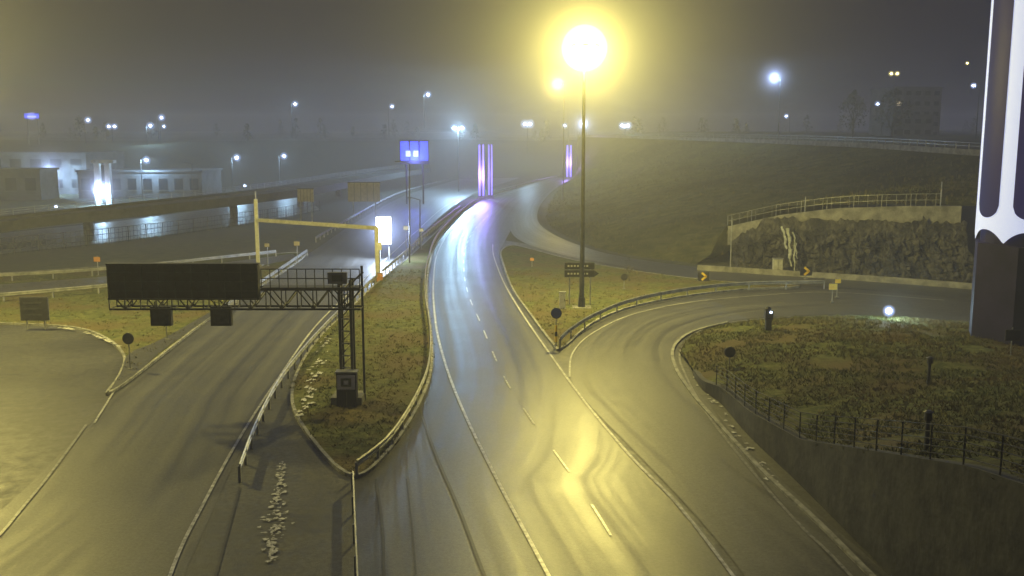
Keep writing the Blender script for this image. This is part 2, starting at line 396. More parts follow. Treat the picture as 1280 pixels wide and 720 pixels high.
# ---------------------------------------------------------------- mound with retaining wall
anch=[G(868,470),G(880,488),G(903,505),G(938,545),G(1000,604),G(1112,716),G(1200,800),G(1400,1000)]
wallb=smooth(anch,8)
wz=[.25,.4,.7,1.0,1.6,3.6,4.6,5.6]
NW=60
wl=resample(wallb,NW)
ya=[a.y for a in anch]
def wtop(p):
    for i in range(len(ya)-1):
        if ya[i]>=p.y>=ya[i+1]:
            t=(ya[i]-p.y)/(ya[i]-ya[i+1]); return wz[i]+(wz[i+1]-wz[i])*t
    return wz[-1] if p.y<ya[-1] else wz[0]
backb=resample(smooth(gp([(850,444),(862,424),(905,408),(965,401),(1070,397),(1200,405),(1500,440),(2100,520),(2900,700)]),10),NW)
KM=40; grid=[]
for i in range(NW):
    a=wl[i].copy(); a.z=wtop(a); c=backb[i].copy(); c.z=.12
    row=[]
    for k in range(KM+1):
        t=k/KM; p=a.lerp(c,t); s=math.sin(math.pi*t)
        p.z+= s*(.25+.45*min(1,i/20)) + .35*s*noise.noise(Vector((p.x*.25,p.y*.25,5)))+.14*s*noise.noise(Vector((p.x*.9,p.y*.9,1)))
        row.append(p)
    grid.append(row)
b=B(); b.add([p for r in grid for p in r],[(i*(KM+1)+k,i*(KM+1)+k+1,(i+1)*(KM+1)+k+1,(i+1)*(KM+1)+k) for i in range(NW-1) for k in range(KM)],'grass')
mound=b.make('grass_mound',smooth=True)
S=[]
for i in range(NW-1):
    for k in range(KM):
        p=grid[i][k]; q=grid[i+1][k]; r=grid[i][k+1]; s4=grid[i+1][k+1]
        if p.x>48: continue
        area=((q-p).cross(r-p)).length
        nn=area*20; nn=int(nn)+(1 if random.random()<nn-int(nn) else 0)
        for _ in range(nn):
            u=random.random();v=random.random(); w=p*(1-u)*(1-v)+q*u*(1-v)+r*(1-u)*v+s4*u*v
            if noise.noise(Vector((w.x*.45,w.y*.45,9)))>-.3: S.append((w.x,w.y,w.z))
g=B(); tufts(g,S,.15); g.make('grass_tufts',parent=mound)
b=B()
n=len(wl)
pr=[(Vector((p.x,p.y,0)),wtop(p)) for p in wl]
vs=[];fs=[]
for i,(p,z) in enumerate(pr):
    a=pr[max(i-1,0)][0]; c=pr[min(i+1,n-1)][0]; t=(c-a).normalized(); nr=Vector((-t.y,t.x,0))
    o=nr*.32; vs+=[p-o*.25,p-o*.25+Vector((0,0,z+.12)),p+o+Vector((0,0,z+.12)),p+o+Vector((0,0,z-.4))]
for i in range(n-1):
    for k in range(3):
        a=i*4+k; fs.append((a,a+4,a+5,a+1))
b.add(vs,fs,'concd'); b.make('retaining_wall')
railing('wall_railing',[Vector((p.x,p.y,z+.12)) for p,z in pr[8:]],h=1.0,sp=1.7,bars=5,k='steel',r=.018)
b=B(); kp=resample(smooth(gp([(910,404),(866,416),(843,434),(843,458),(864,492),(895,528),(950,588),(1022,655),(1112,745),(1380,1000)]),10),120)
b.sweep(kp,[(-.09,0),(-.09,.13),(.09,.13),(.09,0)],'kerb'); b.make('kerb')
# ---------------------------------------------------------------- hillside
rb=[G(918,335),G(960,338),G(1000,341),G(1100,349),G(1215,357)]
wt=[3.9,5.3,6.2,6.6,6.8]
base=[G(720,221),G(700,236),G(686,258),G(684,276),G(700,291),G(740,308),G(800,321),G(870,330)]
base+= [rb[0]+Vector((-1.5,3,1.5))]+[p+Vector((-.4,3.4,z)) for p,z in zip(rb,wt)]+[G(1500,385)+Vector((0,4,7))]
Rg=[at(722,171,322),at(760,172,290),at(820,174,255),at(900,177,215),at(1000,181,175),at(1100,186,148),at(1225,195,122),at(1400,205,112),at(1800,225,100)]
NB=140; bl=resample(smooth(base,10),NB); rl=resample(smooth(Rg,10),NB)
K=36; vs=[]
for i in range(NB):
    for k in range(K+1):
        t=k/K; p=bl[i].lerp(rl[i],t); s=math.sin(math.pi*t)
        p.z+=s*(1.5*noise.noise(p*.03)+.6*noise.noise(p*.15)+.25*noise.noise(p*.6)) ; vs.append(p)
b=B(); b.add(vs,[(i*(K+1)+k,i*(K+1)+k+1,(i+1)*(K+1)+k+1,(i+1)*(K+1)+k) for i in range(NB-1) for k in range(K)],'hill')
hill=b.make('grass_hillside',smooth=True)
g=B(); S=[]
for _ in range(11000):
    i=random.randrange(40,NB-1);k=random.randrange(0,K-1); p=vs[i*(K+1)+k].lerp(vs[(i+1)*(K+1)+k+1],random.random())
    if p.x<75: S.append((p.x+random.uniform(-.4,.4),p.y+random.uniform(-.4,.4),p.z-.02))
tufts(g,S,.35); g.make('grass_tufts',parent=hill)
off=Vector((.45,.89,0))
def loft(name,cols,mat):
    vs=[]
    for p in rl:
        for o,z in cols: vs.append(p+off*o+Vector((0,0,z)))
    m=len(cols); b=B(); b.add(vs,[(i*m+k,i*m+k+1,(i+1)*m+k+1,(i+1)*m+k) for i in range(NB-1) for k in range(m-1)],mat); return b.make(name,smooth=True)
loft('plateau_ground',[(0,0),(12,.0),(40,1.0),(90,2),(300,3),(900,8)],'soil')
loft('upper_road',[(.8,.03),(8.5,.03)],'asphalt')
b=B(); b.sweep(rl,[(-.15,-1.2),(-.15,.75),(.15,.75),(.15,0)],'conc'); b.make('parapet_wall')
railing('parapet_railing',[p+Vector((0,0,.75)) for p in rl],h=.8,sp=2.5,bars=2,k='galv',r=.04)
# rock face
NR=230;KR=40; rb2=resample(smooth(rb,10),NR); vs=[]
topz=lambda t: 2.4+ (4.9-2.4)*min(1,t/.16)+.5*noise.noise(Vector((t*14,0,0)))+.5*noise.noise(Vector((t*45,3,0)))+.5*t
for i in range(NR):
    t=i/(NR-1); hz=topz(t)
    for k in range(KR+1):
        s=k/KR; p=rb2[i].copy(); q=Vector((p.x,0,s*hz*.7))
        d=1.1*noise.noise(q*.45)+1.5*(abs(noise.noise(q*.9+Vector((3,0,7))))-.25)+.9*(abs(noise.noise(q*2.1))-.25)+.5*noise.noise(q*4.3)+.25*noise.noise(q*9)
        p.y+= -.1+ s*1.9+d*math.sin(math.pi*min(1,s*1.05+.08)); p.x+=.35*noise.noise(q*1.7+Vector((9,9,9))); p.z=s*hz; vs.append(p)
b=B(); b.add(vs,[(i*(KR+1)+k,(i+1)*(KR+1)+k,(i+1)*(KR+1)+k+1,i*(KR+1)+k+1) for i in range(NR-1) for k in range(KR)],'rock')
b.make('rock_cutting')
b=B()
for px,w,z0,z1 in [(988,.18,.8,4.2),(992,.11,.2,3.2),(984,.12,2.4,4.4),(996,.07,1.5,3.9),(1085,.05,1.0,3.0),(1140,.06,.5,2.8),(1178,.09,.2,2.6),(1206,.07,.5,3.5),(1182,.05,.5,3.1)]:
    c=G(px,343); ox=0
    for j in range(9):
        za=z0+(z1-z0)*j/9; zb=z0+(z1-z0)*(j+1)/9; ww=w*random.uniform(.3,1.3); nx_=ox+random.uniform(-.14,.14)
        b.tube((c.x+ox,c.y-.6+za*.4,za),(c.x+nx_,c.y-.6+zb*.4,zb+.06),ww*.8,'ice',ww,n=6); ox=nx_
b.make('ice_streaks')
b=B(); cw=[p+Vector((-.2,2.6,0)) for p in rb]
cw=resample(smooth(cw,8),40); vs=[]
def wti(t):
    x=t*4; i=min(int(x),3); return wt[i]+(wt[i+1]-wt[i])*(x-i)
for i,p in enumerate(cw):
    z1=wti(i/39); z0=z1-1.9
    vs+=[p+Vector((0,-.0,z0)),p+Vector((0,0,z1)),p+Vector((.1,.4,z1)),p+Vector((.1,.4,z0))]
b.add(vs,[(i*4+k,(i+1)*4+k,(i+1)*4+k+1,i*4+k+1) for i in range(39) for k in range(3)],'conc'); b.make('concrete_wall')
railing('wall_fence',[p+Vector((0,.2,wti(i/39))) for i,p in enumerate(cw)][:37],h=1.1,sp=2.5,bars=2,k='galv',r=.022,vert=3)
b=B()
p=cw[36]; b.tube((p.x,p.y+.2,wti(.9)),(p.x,p.y+.2,wti(.9)+2.2),.07,'galv'); p=cw[14]; b.tube((p.x,p.y+.2,wti(.35)),(p.x,p.y+.2,wti(.35)+1.5),.06,'galv')
p=G(913,336); b.tube(p,p+Vector((0,0,5)),.07,'galv'); b.make('fence_end_posts')
b=B(); lb=resample(smooth(gp([(872,338),(920,341),(980,345),(1100,353),(1240,364)]),8),60)
b.sweep(lb,[(-.2,0),(-.12,.55),(.12,.55),(.2,0)],'conc'); b.make('concrete_barrier')
# ---------------------------------------------------------------- sign gantry
gb=G(438,505); GY=gb.y
X=lambda px,z: at(px,360,GY).x*( (GY*math.cos(P)+(H-z)*math.sin(P))/(GY/math.cos(P)) )
b=B()
xl,xr=X(141,5.2),X(452,5.2)
zt,zb_=5.75,4.8
for yy in(-.45,.45):
    for z in(zt,zb_): b.box(((xl+xr)/2,GY+yy,z),(xr-xl,.09,.09),'steel')
    n=16
    for i in range(n):
        xa=xl+(xr-xl)*i/n; xb=xl+(xr-xl)*(i+1)/n
        b.tube((xa,GY+yy,zb_ if i%2 else zt),(xb,GY+yy,zt if i%2 else zb_),.035,'steel',n=5)
        b.tube((xa,GY+yy,zb_),(xa,GY+yy,zt),.03,'steel',n=5)
for i in range(17):
    xa=xl+(xr-xl)*i/16
    for z in(zt,zb_): b.tube((xa,GY-.45,z),(xa,GY+.45,z),.03,'steel',n=5)
b.box(((X(330,5.8)+xr)/2,GY-.1,5.83),(xr-X(330,5.8),.8,.05),'steel')
for i in range(12):
    xa=X(330,6)+(xr-X(330,6))*i/11; b.tube((xa,GY-.5,5.8),(xa,GY-.5,6.75),.025,'steel',n=5)
for z in(6.3,6.75): b.tube((X(330,6),GY-.5,z),(xr,GY-.5,z),.025,'steel',n=5)
xa,xb=X(427,3),X(441,3)
for x in(xa,xb):
    for yy in(-.3,.3): b.box((x,GY+yy,3.1),(.13,.13,6.2),'steel')
for i in range(7):
    z=1.9+i*.6
    for yy in(-.3,.3): b.tube((xa,GY+yy,z),(xb,GY+yy,z+.6),.03,'steel',n=5)
    b.box(((xa+xb)/2,GY-.3,z),(xb-xa,.05,.05),'galv')
b.tube((X(453,3),GY+.3,0),(X(453,3),GY+.3,6.8),.06,'steel'); b.tube((xb,GY,6),(X(453,6),GY+.3,6.5),.05,'steel')
b.box(((xa+xb)/2,GY,.25),(1.5,1.4,.5),'conc')
gan=b.make('sign_gantry')
b=B(); px0,px1=X(145,6),X(328,6); cx=(px0+px1)/2; w=px1-px0
b.box((cx,GY-.72,6.2),(w,.3,1.6),'black')
for z in(5.37,7.03): b.box((cx,GY-.74,z),(w+.14,.4,.07),'steel')
for x in(px0,px1): b.box((x,GY-.74,6.2),(.07,.4,1.72),'steel')
for i in range(1,9): b.box((px0+w*i/9,GY-.885,6.2),(.05,.05,1.56),'steel')
for z in(5.75,6.2,6.65): b.box((cx,GY-.88,z),(w,.04,.035),'steel')
b.make('message_panel',parent=gan)
for pa in(202,277):
    b=B(); x=X(pa,4.4); b.box((x,GY,4.4),(1.0,.28,.95),'black'); b.box((x,GY-.16,4.4),(.75,.05,.7),'steel')
    for d in(-.3,.3): b.tube((x+d,GY,4.8),(x+d,GY,5.1),.03,'steel')
    b.make('lane_signal',parent=gan)
b=B(); x=X(425,6.3); b.box((x,GY-.7,6.35),(.9,.2,.55),'galv'); b.box((x,GY-.81,6.35),(.5,.03,.3),'steel'); b.make('gantry_camera',parent=gan)
b=B(); x=X(437,1.2); b.box((x,GY-.75,.95),(.95,.5,1.7),'pylonp'); b.box((x,GY-.75,1.83),(1.05,.6,.06),'galv')
b.box((x,GY-1.02,1.35),(.85,.04,.7),'white'); b.box((x,GY-1.045,1.35),(.5,.03,.42),'black'); b.box((x,GY-1.065,1.35),(.22,.02,.2),'white')
b.box((x,GY-.75,.05),(1.1,.7,.1),'conc'); b.box((x,GY-1.01,.5),(.02,.02,.7),'black'); b.make('control_cabinet')
# ---------------------------------------------------------------- height portal
b=B(); a=G(323,334); c=G(472,350); zz=4.75
b.box((a.x,a.y,3.4),(.36,.36,6.8),'cream',rz=.2); b.box((c.x,c.y,2.4),(.36,.36,4.8),'cream',rz=.2)
d=(c-a); ang=math.atan2(d.y,d.x); mid=(a+c)/2
b.box((mid.x,mid.y,zz),(d.length,.3,.34),'cream',rz=ang); b.box((a.x,a.y,.15),(.9,.9,.3),'conc'); b.box((c.x,c.y,.15),(.9,.9,.3),'conc')
b.tube((a.x,a.y,6.8),(a.x,a.y,7.6),.06,'galv'); b.make('height_portal')
b=B(); c=G(475,352); b.box((c.x,c.y,.4),(.5,.4,.8),'orange'); b.box((c.x,c.y,.83),(.6,.5,.06),'galv'); b.tube((c.x,c.y,.8),(c.x,c.y,3.4),.05,'galv'); b.box((c.x,c.y-.05,3.2),(.45,.12,.7),'white'); b.make('barrier_cabinet')
b=B(); Yc=104.0; c=at(480,288,Yc); 
b.box((c.x,Yc,c.z),(1.7,.35,3.0),'steel'); b.box((c.x,Yc-.19,c.z),(1.55,.03,2.85),'sgn'); b.tube((c.x-.5,Yc+.1,0),(c.x-.5,Yc+.1,c.z),.1,'galv'); b.tube((c.x+.5,Yc+.1,0),(c.x+.5,Yc+.1,c.z),.1,'galv')
sg=b.make('illuminated_sign')
light((c.x,Yc-1.2,c.z),(.6,.75,1),5500,sg,.6)
softglow((c.x,Yc,c.z),BG,6,.5,sg,core=1.3,pwr=-2.2,step=.5)
# ---------------------------------------------------------------- high mast lamps
def mast(base,z,power,soft,name='high_mast_lamp'):
    b=B(); x,y=base.x,base.y
    b.tube((x,y,0),(x,y,z),.2,'steel',.1,n=12); b.tube((x,y,0),(x,y,.9),.28,'steel',.24,n=12)
    b.box((x,y,.08),(1.4,1.4,.16),'conc')
    b.tube((x,y,z),(x,y,z+.5),.35,'galv',.15,n=12)
    R=.95
    for i in range(8):
        t=2*math.pi*i/8; hx,hy=x+R*math.cos(t),y+R*math.sin(t)
        b.tube((x,y,z+.1),(hx,hy,z),.05,'galv',n=6)
        b.box((hx,hy,z+.12),(.55,.4,.16),'galv',rz=t)
        b.ball((hx,hy,z-.08),.34,'lyel',.6)
    o=b.make(name); light((x,y,z-.9),YL,power,o,.6)
    if soft:
        glow((x,y,z),(1,.9,.4),[(1.7,.8)],o,40)
        softglow((x,y,z),(1,.86,.22),24,2.3,o,core=1.6,pwr=-2.45,step=.22)
    return o
mb=G(727,386); mast(mb,at(733,60,mb.y).z,35000,True)
mast(Vector((-36,60,0)),20,40000,False)
# ---------------------------------------------------------------- street lamps
def lamp(px,py,Y,zb=None,col='b',power=4000,r=.28,arm=1.2,dbl=False,name='street_lamp',g=1.0):
    h=at(px,py,Y); 
    if zb is None: zb=h.z-9
    b=B(); k='lblue' if col=='b' else 'lyel'
    sg=1 if px<640 else -1
    xp=h.x-arm*sg
    if dbl: xp=h.x+ .9
    b.tube((xp,Y,zb-1.0),(xp,Y,h.z+.1),.11,'steel',.06)
    hs=[h.x] if not dbl else [h.x,h.x+1.8]
    for hx in hs:
        b.tube((xp,Y,h.z+.05),(hx,Y,h.z+.15),.05,'steel'); b.box((hx,Y,h.z+.16),(.8,.35,.14),'galv'); b.ball((hx,Y,h.z),r,k,.7)
    o=b.make(name)
    if power: light((h.x+(.9 if dbl else 0),Y-.1,h.z-.35),BW if col=='b' else YL,power,o,.3)
    s=g*Y/260
    if g>=1.4: softglow((h.x,Y,h.z),BG if col=='b' else (1,.85,.3),7*s/1.4,.75,o,core=.8,pwr=-2.2,step=.5)
    for hx in hs:
        glow((hx,Y,h.z),BG if col=='b' else (1,.85,.3),[(.62*s,.9/s),(1.05*s,.35/s)],o,16)
    return o
lamp(697,105,190,0,'y',7000,.5,g=1.6)
lamp(568,160,233,0,'b',46000,.45,dbl=True)
lamp(535,118,300,None,'b',4000,.4)
lamp(490,133,330,None,'b',0,.35,g=.8)
lamp(369,130,310,None,'b',3000,.4,g=.9)
lamp(656,155,335,None,'b',7000,.5,dbl=True,g=1.2)
lamp(706,157,345,None,'b',0,.35,g=.8)
lamp(729,155,330,None,'b',6000,.5,g=1.4)
lamp(778,157,325,None,'b',4500,.5,dbl=True,g=1.1)
lamp(968,97,200,11,'b',6000,.33,g=1.4)
lamp(1097,130,230,12,'b',0,.3,g=.8)
lamp(1217,107,200,12,'b',0,.3,g=.8)
lamp(1127,165,235,12,'b',3500,.3,g=1.1)
lamp(1127,176,233,12,'b',0,.3,g=.8)
lamp(983,145,330,None,'b',0,.3,g=.7)
lamp(1209,79,330,None,'y',0,.2,g=.5)
lamp(1114,92,300,None,'y',0,.3,dbl=True,g=.7)
lamp(183,200,205,0,'b',7000,.35,g=1.1)
lamp(62,215,215,0,'b',18000,.6,g=2.0)
lamp(68,232,213,0,'b',0,.4,g=1.3)
lamp(125,236,187,0,'b',15000,.6,g=2.2)
lamp(296,197,230,0,'b',6000,.4,g=1.1)
lamp(355,195,235,0,'b',3000,.35,g=1.0)
lamp(110,150,300,None,'b',0,.4,g=1.0)
lamp(136,158,310,None,'b',0,.4,dbl=True,g=.9)
lamp(188,157,290,None,'b',5000,.4,g=1.0)
lamp(202,147,300,None,'b',0,.4,g=1.0)
lamp(306,232,210,0,'b',0,.2,g=.6)
lamp(205,158,295,None,'b',0,.2,g=.7)
lamp(70,258,165,0,'b',0,.2,g=.6)
for px,py0,py1 in [(512,330,205),(525,310,250),(240,250,205)]:
    p=G(px,py0); t=at(px,py1,p.y); b=B(); b.tube(p,t,.09,'steel',.05); b.tube(t,t+Vector((-.9,0,.25)),.04,'steel'); b.box(tuple(t+Vector((-1.2,0,.25))),(.6,.25,.1),'steel'); b.make('lamp_post')
# ---------------------------------------------------------------- violet pillars and blue sign
def pillar(px,py,top,w,pw=2500):
    p=G(px,py); Y=p.y; t=at(px,top,Y).z; b=B()
    b.box((p.x,Y,t/2),(w,.8,t),'steel')
    b.box((p.x-w*.3,Y-.42,t/2+.3),(w*.26,.05,t-.8),'purple'); b.box((p.x+w*.3,Y-.42,t/2+.3),(w*.26,.05,t-.8),'purple')
    b.box((p.x,Y,.2),(w+.5,1.3,.4),'conc'); o=b.make('illuminated_pillar')
    if pw: light((p.x,Y-2,5),(.32,.2,1),pw,o,1.5)
pillar(602,249,180,1.3,8000); pillar(613,248,180,1.0,0); pillar(711,224,181,1.7,6000)
b=B(); Y=190; c=at(518,190,Y); w=5.6
b.box((c.x,Y,c.z),(w,.4,4.6),'steel')
for i in(-1,0,1): b.box((c.x+i*1.85,Y-.22,c.z+.2),(1.5,.04,3.6),'sblue')
for i in(-1,0): b.box((c.x+i*1.5+.3,Y-.25,c.z-.3),(.9,.03,1.1),'winl')
b.tube((c.x-1.6,Y,0),(c.x-1.6,Y,c.z),.16,'steel'); b.tube((c.x+1.6,Y,0),(c.x+1.6,Y,c.z),.16,'steel')
o=b.make('illuminated_road_sign'); light((c.x,Y-2,c.z-1),(.15,.2,1),3000,o,1)
# ---------------------------------------------------------------- signs
def post_sign(px,py,kind,h=2.3,k='blue',r=.32,name='traffic_sign',z0=0.1):
    p=G(px,py,z0); b=B(); b.tube(p,p+Vector((0,0,h)),.035,'galv')
    q=(p.x,p.y-.06,p.z+h-r)
    if kind=='round': b.disc(q,r,'steel'); b.disc((q[0],q[1]-.03,q[2]),r*.88,k)
    elif kind=='rect': b.box(q,(r*2,.04,r*1.5),'steel'); b.box((q[0],q[1]-.03,q[2]),(r*1.85,.03,r*1.35),k)
    elif kind=='chev':
        b.box(q,(r*2.4,.04,r*1.8),'black')
        b.box((q[0]+.05,q[1]-.03,q[2]+r*.35),(r*1.3,.02,r*.45),'yellow',ry=.7); b.box((q[0]+.05,q[1]-.03,q[2]-r*.35),(r*1.3,.02,r*.45),'yellow',ry=-.7)
    b.box((p.x,p.y,p.z+.04),(.25,.25,.08),'conc')
    return b.make(name)
post_sign(163,462,'round',2.1,'black'); post_sign(911,474,'round',1.8,'black',.3); post_sign(695,432,'round',2.4,'blue',.34)
p=G(695,432,.1); b=B(); b.tube(p+Vector((0,-.05,.25)),p+Vector((0,-.05,1.3)),.07,'yellow'); b.tube(p+Vector((0,-.05,.6)),p+Vector((0,-.05,.9)),.075,'black'); b.make('marker_bollard')
post_sign(879,352,'chev',.9,r=.42,name='chevron_sign'); post_sign(1007,349,'chev',1.2,r=.45,name='chevron_sign')
post_sign(1040,378,'rect',1.6,'yellow',.35); post_sign(1046,372,'rect',1.6,'yellow',.25)
post_sign(780,362,'round',1.4,'black',.3); post_sign(209,425,'round',1.9,'black',.25)
post_sign(123,345,'rect',1.9,'orange',.32); post_sign(372,330,'rect',2.4,'beige',.3); post_sign(335,333,'rect',2.4,'beige',.25)
post_sign(1262,458,'rect',2.1,'black',.4,z0=.9); post_sign(508,315,'rect',3,'white',.3); post_sign(527,312,'rect',2.5,'white',.25); post_sign(665,334,'rect',1.0,'orange',.2)
b=B(); p=G(725,382,.1); Y=p.y+.3
for z,w in((3.15,2.3),(2.55,2.3)):
    b.box((p.x-.05,Y-.05,z),(w,.08,.52),'steel'); b.box((p.x-.05,Y-.1,z),(w-.14,.02,.4),'black')
    for i in range(7): b.box((p.x-.9+i*.24,Y-.115,z),(.14,.01,.13),'cream')
b.add([(p.x+1.1,Y-.05,2.3),(p.x+1.45,Y-.05,2.55),(p.x+1.1,Y-.05,2.8)],[(0,1,2)],'steel')
for d in(-.8,.8): b.tube((p.x+d,Y,.1),(p.x+d,Y,3.4),.05,'galv')
b.make('direction_sign')
b=B(); p=G(703,386,.1); b.box((p.x,p.y,.7),(.45,.35,1.3),'white'); b.box((p.x,p.y,1.38),(.53,.43,.06),'galv'); b.box((p.x,p.y,.1),(.6,.45,.1),'conc'); b.box((p.x+.15,p.y-.19,.8),(.03,.02,.2),'black'); b.make('utility_cabinet')
b=B(); p=G(970,341,.05); b.box((p.x,p.y-.4,.75),(.85,.5,1.4),'cream'); b.box((p.x,p.y-.4,1.48),(.95,.6,.06),'galv'); b.box((p.x,p.y-.66,.75),(.02,.02,1.1),'black'); b.make('utility_cabinet')
for px,py0,py1,hw,Y in((382,236,252,10,150),(455,228,252,20,160)):
    c=at(px,(py0+py1)/2,Y); hz=(py1-py0)/F*Y; w=2*hw/F*Y; b=B()
    b.box((c.x,Y,c.z),(w,.15,hz),'beige'); b.box((c.x,Y,c.z+hz/2),(w+.2,.25,.12),'steel')
    for i in range(1,5): b.box((c.x-w/2+w*i/5,Y-.09,c.z),(.06,.04,hz),'steel')
    for d in(-.35,.35): b.tube((c.x+d*w,Y+.15,0),(c.x+d*w,Y+.15,c.z+hz/2),.09,'galv')
    b.make('sign_board')
b=B(); p=G(43,412,.1); Y=p.y; c=at(43,386,Y); b.box((c.x,Y,c.z),(1.9,.1,1.6),'steel'); b.box((c.x,Y-.06,c.z),(1.75,.02,1.45),'black'); 
for i in range(3): b.box((c.x-.1,Y-.08,c.z-.4+i*.4),(1.2,.01,.1),'steel')
for d in(-.6,.6): b.tube((c.x+d,Y+.08,.1),(c.x+d,Y+.08,c.z+.7),.05,'galv')
b.make('direction_sign')
# ---------------------------------------------------------------- mound furniture
def mz(x,y):
    best=None
    for r in grid:
        for p in r:
            d=(p.x-x)**2+(p.y-y)**2
            if best is None or d<best[0]: best=(d,p.z)
    return best[1]
def onm(px,py):
    p=G(px,py,.8); p.z=mz(p.x,p.y); p=G(px,py,p.z); p.z=mz(p.x,p.y); return p
p=onm(960,412); b=B(); b.tube(p,p+Vector((0,0,.9)),.1,'steel'); b.box((p.x,p.y,p.z+1.0),(.5,.4,.55),'steel'); b.ball((p.x-.05,p.y,p.z+1.35),.22,'steel'); b.ball((p.x+.1,p.y-.2,p.z+1.2),.06,'lblue'); b.box((p.x,p.y,p.z+.35),(.35,.3,.7),'black'); b.make('ground_floodlight')
p=onm(1110,396); b=B(); b.tube(p,p+Vector((0,0,.5)),.06,'steel'); b.box((p.x,p.y+.05,p.z+.6),(.45,.2,.35),'steel'); b.ball((p.x,p.y-.1,p.z+.65),.2,'lblue'); o=b.make('ground_floodlight'); light((p.x,p.y-.5,p.z+1.0),(.6,.9,1),800,o,.2)
glow((p.x,p.y-.1,p.z+.65),BG,[(.34,2.0),(.45,.8)],o,20)
for px,py in((1160,486),(1155,603)):
    p=onm(px,py); b=B(); b.tube(p,p+Vector((0,0,1.0)),.07,'steel',n=12); b.tube(p+Vector((0,0,1.0)),p+Vector((0,0,1.25)),.12,'black',.1,n=12); b.tube(p+Vector((0,0,1.25)),p+Vector((0,0,1.3)),.15,'steel',.08,n=12); b.make('bollard_lamp')
# ---------------------------------------------------------------- pylon monument
b=B(); base_y=58.5; cx=31.6; R=3.6; NT=192; z_top=26.0
per=2*math.pi/8; dark=math.radians(31); ph0=math.radians(152+35)
vs=[]
ZL=[None]+[7.9,8.3]+[9+ i*1.0 for i in range(18)]
for i in range(NT):
    t=2*math.pi*i/NT; a=((t-ph0+per/2)%per)-per/2
    u=abs(a)/(per/2); zl=7.55-.75*(u**2.2)
    for z in ZL:
        vs.append((cx+R*math.cos(t),base_y+R*math.sin(t),zl if z is None else z))
m=len(ZL)
b.add(vs,[(i*m+k,((i+1)%NT)*m+k,((i+1)%NT)*m+k+1,i*m+k+1) for i in range(NT) for k in range(m-1)],'pylonw')
for q in range(8):
    c0=ph0+q*per; n=14; vv=[]; Rr=R+.03
    for i in range(n+1):
        a=-dark/2+dark*i/n; s=a/(dark/2)
        zl=9.0-.75*math.sqrt(max(0,1-s*s)); t=c0+a
        vv+=[(cx+Rr*math.cos(t),base_y+Rr*math.sin(t),zl),(cx+Rr*math.cos(t),base_y+Rr*math.sin(t),z_top)]
    b.add(vv,[(2*i,2*i+2,2*i+3,2*i+1) for i in range(n)],'pylonb')
b.tube((cx,base_y,0),(cx,base_y,6.7),3.75,'pylonp',3.75,n=8)
b.tube((cx,base_y,6.7),(cx,base_y,8.6),3.3,'pylonp',3.3,n=24)
b.tube((cx,base_y,0),(cx,base_y,.6),4.0,'concd',4.0,n=8)
b.add([(cx-2.4,base_y-3.62,6.5),(cx+1.2,base_y-3.62,6.5),(cx+1.4,base_y-3.9,.7),(cx+.2,base_y-3.9,.7)],[(0,3,2,1)],'black')
b.tube((cx,base_y,z_top),(cx,base_y,z_top+.4),R+.1,'pylonp',R+.1,n=32)
b.make('monument_pylon')
# ---------------------------------------------------------------- viaduct on the left
vp=[at(-350,300,110),at(-100,284,118),at(0,274,124),at(165,256,135),at(330,238,165),at(430,222,215),at(505,211,262)]
vp=resample(smooth(vp,10),70)
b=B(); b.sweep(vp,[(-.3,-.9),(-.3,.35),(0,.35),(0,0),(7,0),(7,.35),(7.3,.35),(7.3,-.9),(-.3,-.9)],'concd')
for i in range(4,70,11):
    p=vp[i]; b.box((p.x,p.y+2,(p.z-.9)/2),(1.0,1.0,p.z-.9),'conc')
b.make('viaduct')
railing('viaduct_railing',[p+Vector((0,0,.35)) for p in vp],h=.8,sp=2.5,bars=3,k='galv',r=.03)
fp=smooth([G(-160,346),G(0,320),G(160,302),G(335,277),G(400,264)],10)
railing('mesh_fence',fp,h=1.9,sp=3,bars=3,k='steel',r=.035,vert=5)
# ---------------------------------------------------------------- buildings
def building(name,c,w,d,h,z0,wall,floors,bays,lit=.12,rz=0,litk='winl'):
    b=B(); b.box((c[0],c[1],z0+h/2),(w,d,h),wall,rz=rz)
    b.box((c[0],c[1],z0+h+.2),(w+.6,d+.6,.4),wall,rz=rz)
    def loc(x,y,z): return (c[0]+x*math.cos(rz)-y*math.sin(rz),c[1]+x*math.sin(rz)+y*math.cos(rz),z)
    fh=h/floors
    for f in range(floors):
        for i in range(bays):
            x=-w/2+w*(i+.5)/bays; z=z0+fh*(f+.55)
            k=litk if random.random()<lit else 'glass'
            b.box(loc(x,-d/2-.03,z),(w/bays*.55,.06,fh*.42),k,rz=rz); b.box(loc(x,-d/2-.08,z-fh*.25),(w/bays*.62,.16,.08),'conc',rz=rz)
    b.box(loc(-w*.3,-d/2-.05,z0+1.1),(1.4,.1,2.2),'steel',rz=rz)
    return b.make(name)
building('warehouse',(-122,232,0),54,22,9,0,'wall2',2,12,.06)
building('shop_building',(-78,214,0),26,14,5.5,0,'wall2',1,8,.12)
building('depot_building',(-108,205,0),24,8,6,0,'wall1',1,6,.1)
building('apartment_block',(103,262,0),13,12,13,12,'wall1',5,5,.06,.15,litk='winw')
building('apartment_block',(92,235,0),10,10,5,12.5,'wall2',2,4,.0,.1)
b=B(); Y=188; 
for px in(123,136):
    c=at(px,232,Y); b.box((c.x,Y,4.0),(1.0,1.0,8.0),'white')
c=at(130,210,Y); b.box((c.x,Y,8.2),(4.2,1.6,.6),'white'); b.box((c.x,Y+.2,4),(1.2,.3,7),'steel'); b.make('lit_entrance_portal')
b=B(); Y=296; c=at(40,145,Y); b.box((c.x,Y,c.z),(4.5,.4,1.6),'steel'); b.box((c.x,Y-.22,c.z),(4.3,.03,1.4),'sblue'); b.box((c.x,Y-.25,c.z-.2),(2.8,.02,.5),'winl'); 
